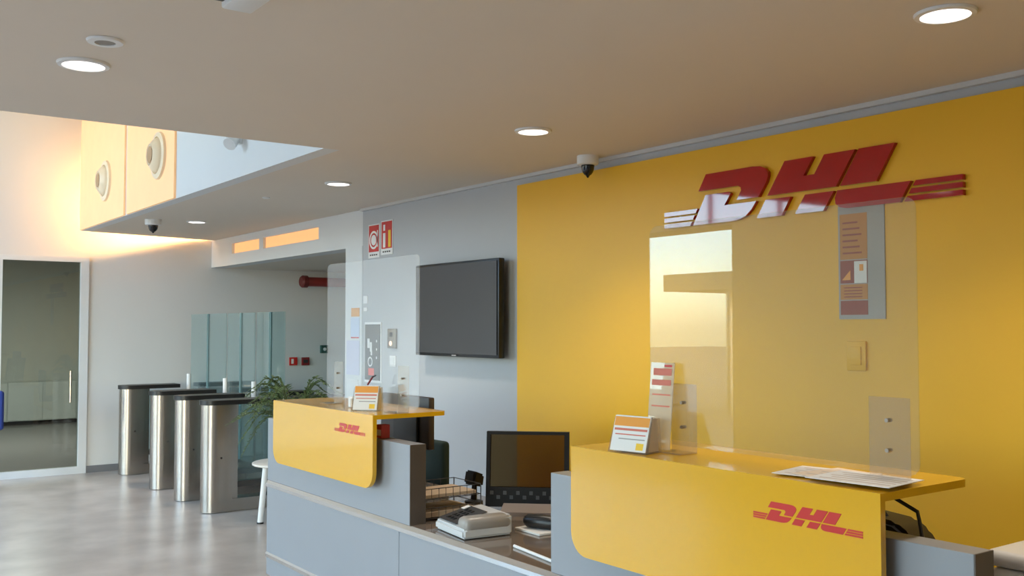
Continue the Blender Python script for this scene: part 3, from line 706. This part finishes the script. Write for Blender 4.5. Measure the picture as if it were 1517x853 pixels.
bm = bmn(); prism(bm, [(-.16, -.15, 0), (.08, -.15, 0), (.08, -.15, .02), (-.02, -.15, .04), (-.16, -.15, .02)], (0, .27, 0)); obj('stand', bm, mat('stand_taupe', (160, 148, 140), .3), mo, local=True)
# handset on pad
hp = thing('card_terminal', 'black rounded handset lying on a white pad beside the monitor', 'terminal', (2.80, 3.62, DZ))
obj('pad', B(2.72, 2.90, 3.53, 3.72, DZ, DZ + .012, .004), WHITE, hp, True)
bm = bmn(); tube(bm, [(2.76, 3.69, DZ + .045), (2.765, 3.675, DZ + .045), (2.80, 3.60, DZ + .045), (2.84, 3.55, DZ + .04), (2.845, 3.54, DZ + .04)], [.018, .03, .033, .03, .015], 14); obj('handset', bm, BLACK, hp, True)
single('pen', tube(bmn(), [(2.50, 3.42, DZ + .007), (2.46, 3.10, DZ + .007)], .007, 8), WHITE, 'thin white stick lying on the desk at the right counter', 'pen', smooth=True)
# monitor behind the left counter
m2 = thing('monitor', 'dark monitor seen from behind under the shelf by the turnstiles', 'monitor', (2.93, 5.05, DZ))
obj('casing', B(2.90, 2.94, 4.79, 5.36, .90, 1.197, .008), mat('dark_taupe', (62, 54, 50), .4), m2, True)
obj('rear_bulge', B(2.885, 2.90, 4.90, 5.18, .93, 1.10, .006), BLACK, m2)
obj('neck', B(2.90, 2.93, 5.02, 5.10, DZ + .012, .90), BLACK, m2); obj('foot', B(2.84, 3.02, 4.92, 5.14, DZ, DZ + .012, .003), BLACK, m2)
rb = thing('tape_box', 'small red and white box tucked under the yellow shelf by the turnstiles', 'box', (2.41, 4.425, 1.0365))
obj('body', B(2.385, 2.435, 4.40, 4.45, 1.0365, 1.105, .003), mat('faded_red', (190, 70, 76), .6), rb); obj('label_card', B(2.383, 2.385, 4.405, 4.445, 1.05, 1.08), PAPER, rb)

# ------------------------------------------------------------------ office chairs
def office_chair(lab, loc, rz, fabric, seat_z=.45, back=(.52, .88), bw=.23, group=None):
    c = thing('office_chair', lab, 'chair', loc, rz, group)
    for k in range(5):
        a = 2 * math.pi * k / 5; ca, sa = math.cos(a), math.sin(a)
        lg_ = obj('base_leg', tube(bmn(), [(0, 0, .10), (.27 * ca, .27 * sa, .07)], [.025, .014], 8), BLACK, c, True, True)
        obj('caster', tube(bmn(), [(.27 * ca - .012 * sa, .27 * sa + .012 * ca, .03), (.27 * ca + .012 * sa, .27 * sa - .012 * ca, .03)], .03, 12), BLACK, lg_, True, True)
    obj('gas_column', tube(bmn(), [(0, 0, .09), (0, 0, seat_z - .05)], .025, 12), DKGREY, c, True, True)
    obj('seat', box(bmn(), -.23, .23, -.24, .24, seat_z - .05, seat_z + .03, .035, 3), fabric, c, True, True)
    obj('back_bracket', tube(bmn(), [(.1, 0, seat_z - .05), (.27, 0, seat_z - .04), (.28, 0, back[0] + .1)], .018, 8), BLACK, c, True, True)
    bm = box(bmn(), .22, .28, -bw, bw, back[0], back[1], .028, 3); obj('backrest', bm, fabric, c, True, True)
    return c
office_chair('dark green office chair behind the desk beside the letter tray', (3.50, 5.42, 0), math.pi + .05, DKGREEN, .43, (.48, .89), .24)
office_chair('blue office chair standing by the glass door', (1.29, 10.72, 0), .35, BLUE, .45, (.60, .98))
# black bag in the gap behind the right counter
bg_ = thing('backpack', 'black bag with red edging seen under the shelf of the right counter', 'bag', (2.85, 1.860, DZ))
bm = bmn(); prism(bm, [(2.80, 1.630, DZ), (2.80, 2.210, DZ), (2.80, 2.210, .93), (2.80, 2.010, 1.0), (2.80, 1.810, .985), (2.80, 1.760, .955), (2.80, 1.700, .87)], (.14, 0, 0)); bmesh.ops.bevel(bm, geom=bm.edges[:], offset=.015, segments=2, affect='EDGES')
obj('body', bm, BLACK, bg_, True)
obj('pocket', box(bmn(), 2.775, 2.80, 1.92, 2.16, .72, 1.0, .02, 3), BLACK, bg_, True)
obj('piping', tube(bmn(), [(2.79, 1.880, .74), (2.79, 1.880, 1.0), (2.80, 1.895, 1.03)], .006, 6), RED_PRINT, bg_)
obj('piping', tube(bmn(), [(2.795, 1.625, .68), (2.795, 1.645, .76), (2.795, 1.685, .86), (2.795, 1.690, .90)], .007, 6), RED_PRINT, bg_)
obj('handle', tube(bmn(), [(2.86, 2.070, .97), (2.86, 2.030, 1.04), (2.86, 1.930, 1.06), (2.86, 1.870, .985)], .009, 8), BLACK, bg_, True)
single('cable', tube(bmn(), [(2.62, 1.755, SZ - .024), (2.62, 1.695, 1.10), (2.63, 1.620, 1.065), (2.63, 1.610, 1.02), (2.64, 1.605, .94), (2.66, 1.600, .84), (2.68, 1.615, .72), (2.70, 1.705, DZ + .004)], .006, 8), DKGREY, 'thin dark cable hanging under the end of the right counter shelf', 'cable', smooth=True)
# white machine at the right end
wm = thing('printer', 'white rounded desktop printer at the end of the desk behind the right counter', 'printer', (3.02, 1.28, DZ))
obj('body', box(bmn(), 2.83, 3.10, 1.0, 1.53, DZ + .006, .90, .03, 4), WHITE, wm, True)
obj('lid', box(bmn(), 2.825, 3.10, .995, 1.535, .902, .95, .022, 4), WHITE, wm, True)
obj('panel', B(2.826, 2.832, 1.1, 1.35, .82, .87), DKGREY, wm)
for y in (1.05, 1.48): obj('foot', B(2.86, 3.08, y - .02, y + .02, DZ, DZ + .008), BLACK, wm)

# ------------------------------------------------------------------ side table and fern
tc_ = (3.24, 7.62)
st = thing('side_table', 'small low round white table behind the left counter', 'table', (tc_[0], tc_[1], 0))
obj('table_top', lathe(bmn(), [(.001, .475), (.25, .475), (.26, .482), (.26, .495), (.25, .50), (.001, .50)], (tc_[0], tc_[1], 0)), mat('table_white', (226, 218, 206), .4), st, True)
for k in range(4):
    a = math.radians(45 + 90 * k + 20)
    l_ = obj('leg', tube(bmn(), [(tc_[0] + .15 * math.cos(a), tc_[1] + .15 * math.sin(a), .475), (tc_[0] + .19 * math.cos(a), tc_[1] + .19 * math.sin(a), .012)], .024, 10), WHITE, st, True)
    obj('foot_cap', tube(bmn(), [(tc_[0] + .19 * math.cos(a), tc_[1] + .19 * math.sin(a), .0), (tc_[0] + .19 * math.cos(a), tc_[1] + .19 * math.sin(a), .014)], .028, 10), BLACK, l_, True)
pc = Vector((tc_[0] + .05, tc_[1] - .04, .5))
fe = thing('potted_fern', 'leafy green fern with long arching fronds behind the left counter', 'plant', pc)
obj('pot', lathe(bmn(), [(.085, 0), (.12, .24), (.13, .25), (.13, .27), (.115, .27), (.112, .24), (.001, .24)], pc), mat('pot_grey', (150, 146, 140), .5), fe, True)
obj('soil', lathe(bmn(), [(.001, .2405), (.1105, .2405), (.1105, .252), (.001, .258)], pc), SOIL, fe)
rng = random.Random(5)
base = pc + Vector((0, 0, .25))
vl = -RGT  # image-left direction in the room
def frond(dirv, length, rise, droop):
    dirv = Vector((dirv[0], dirv[1], 0)).normalized(); pts = []
    N = 16
    for i in range(N + 1):
        s = i / N
        pts.append(base + Vector((rng.uniform(-.004, .004), rng.uniform(-.004, .004), 0)) + dirv * (length * (s * .9 + .1 * s * s)) + Vector((0, 0, rise * math.sin(min(1, s * 1.25) * math.pi * .62) - droop * s ** 2.4)))
    bm = bmn(); tube(bm, pts, [.005 * (1 - .8 * i / N) + .001 for i in range(N + 1)], 5)
    fo = obj('frond', bm, STEM, fe, True)
    bm = bmn(); side = dirv.cross(Vector((0, 0, 1))).normalized()
    for i in range(3, N + 1):
        tdir = (pts[i] - pts[i - 1]).normalized(); s = i / N
        for sub in (0, .5):
            p = pts[i - 1].lerp(pts[i], sub)
            for sg in (1, -1):
                ln = .068 * (math.sin(math.pi * min(1, .18 + .80 * s)) ** .7) * rng.uniform(.75, 1.2); wd = .007 + .004 * rng.random()
                tip = p + (side * sg * .95 + tdir * .4 + Vector((0, 0, rng.uniform(-.3, .5)))).normalized() * ln
                mid = p.lerp(tip, .5) + Vector((0, 0, .006)); wv = (tip - p).cross(Vector((0, 0, 1)))
                wv = wv.normalized() * wd if wv.length > 1e-6 else tdir * wd
                q = [bm.verts.new(v) for v in (p, mid + wv, tip, mid - wv)]
                bm.faces.new((q[0], q[1], q[2])); bm.faces.new((q[0], q[2], q[3]))
    lf = obj('leaflets', bm, LEAF, fo); lf['kind'] = 'stuff'
def vd(deg):   # degrees measured from image-left, turning away from the viewer
    a = math.radians(deg); away = Vector((FWD.x, FWD.y, 0)).normalized(); return vl * math.cos(a) + away * math.sin(a)
for deg, ln, ri, dr in ((0, .50, .26, .16), (8, .42, .42, .12), (-10, .36, .46, .10), (172, .40, .44, .12), (188, .34, .46, .08), (-12, .44, .24, .34), (12, .46, .20, .42), (-40, .42, .30, .22), (35, .46, .34, .20), (60, .36, .40, .14), (-70, .34, .40, .12), (4, .40, .34, .12), (-22, .48, .30, .20), (22, .36, .38, .10),
                        (15, .30, .43, .08), (-18, .24, .46, .06), (95, .4, .34, .2), (130, .42, .32, .22), (160, .42, .34, .18), (180, .5, .32, .20), (200, .46, .30, .14), (-110, .4, .32, .2), (-140, .4, .30, .18), (165, .3, .40, .08), (-165, .36, .36, .12), (-28, .36, .36, .20), (45, .5, .24, .16), (-8, .54, .20, .14)):
    frond(vd(deg), ln, ri, dr)

# ------------------------------------------------------------------ office room: cabinets and lamp
for k in range(2, 5):
    x0 = -.4 + k * 1.05
    c = thing('low_cabinet', 'pale low cabinet in the row along the wall behind the glass door', 'cabinet', (x0 + .5, 17.85, 0), 0, 'low cabinets in the back room')
    obj('carcass', B(x0, x0 + 1.045, 17.67, 18.02, .06, .69), CAB, c); obj('kick_plate', B(x0, x0 + 1.045, 17.70, 18.02, 0, .06), DKGREY, c)
    for s in (0, 1): obj('door', B(x0 + .01 + s * .515, x0 + .515 + s * .515, 17.652, 17.67, .07, .68, .003), CAB, c)
ol = thing('office_lamp', 'square lit ceiling lamp in the room behind the glass door', 'ceiling light', (2.2, 14.6, 2.66))
obj('frame', B(1.7, 2.7, 14.3, 14.9, 2.68, 2.7), WHITE, ol); obj('diffuser', B(1.72, 2.68, 14.32, 14.88, 2.672, 2.68), mat('office_diffuser', (255, 255, 255), .5, emit=(240, 246, 255), estr=3.0), ol)

l = bpy.data.lights.new('office_lamp_light', 'AREA'); l.shape = 'RECTANGLE'; l.size = .96; l.size_y = .56; l.energy = 250; l.color = (1, 1, .98)
o = bpy.data.objects.new('office_lamp_light', l); COL.objects.link(o); o.parent = ol; o.location = (0, 0, .008)
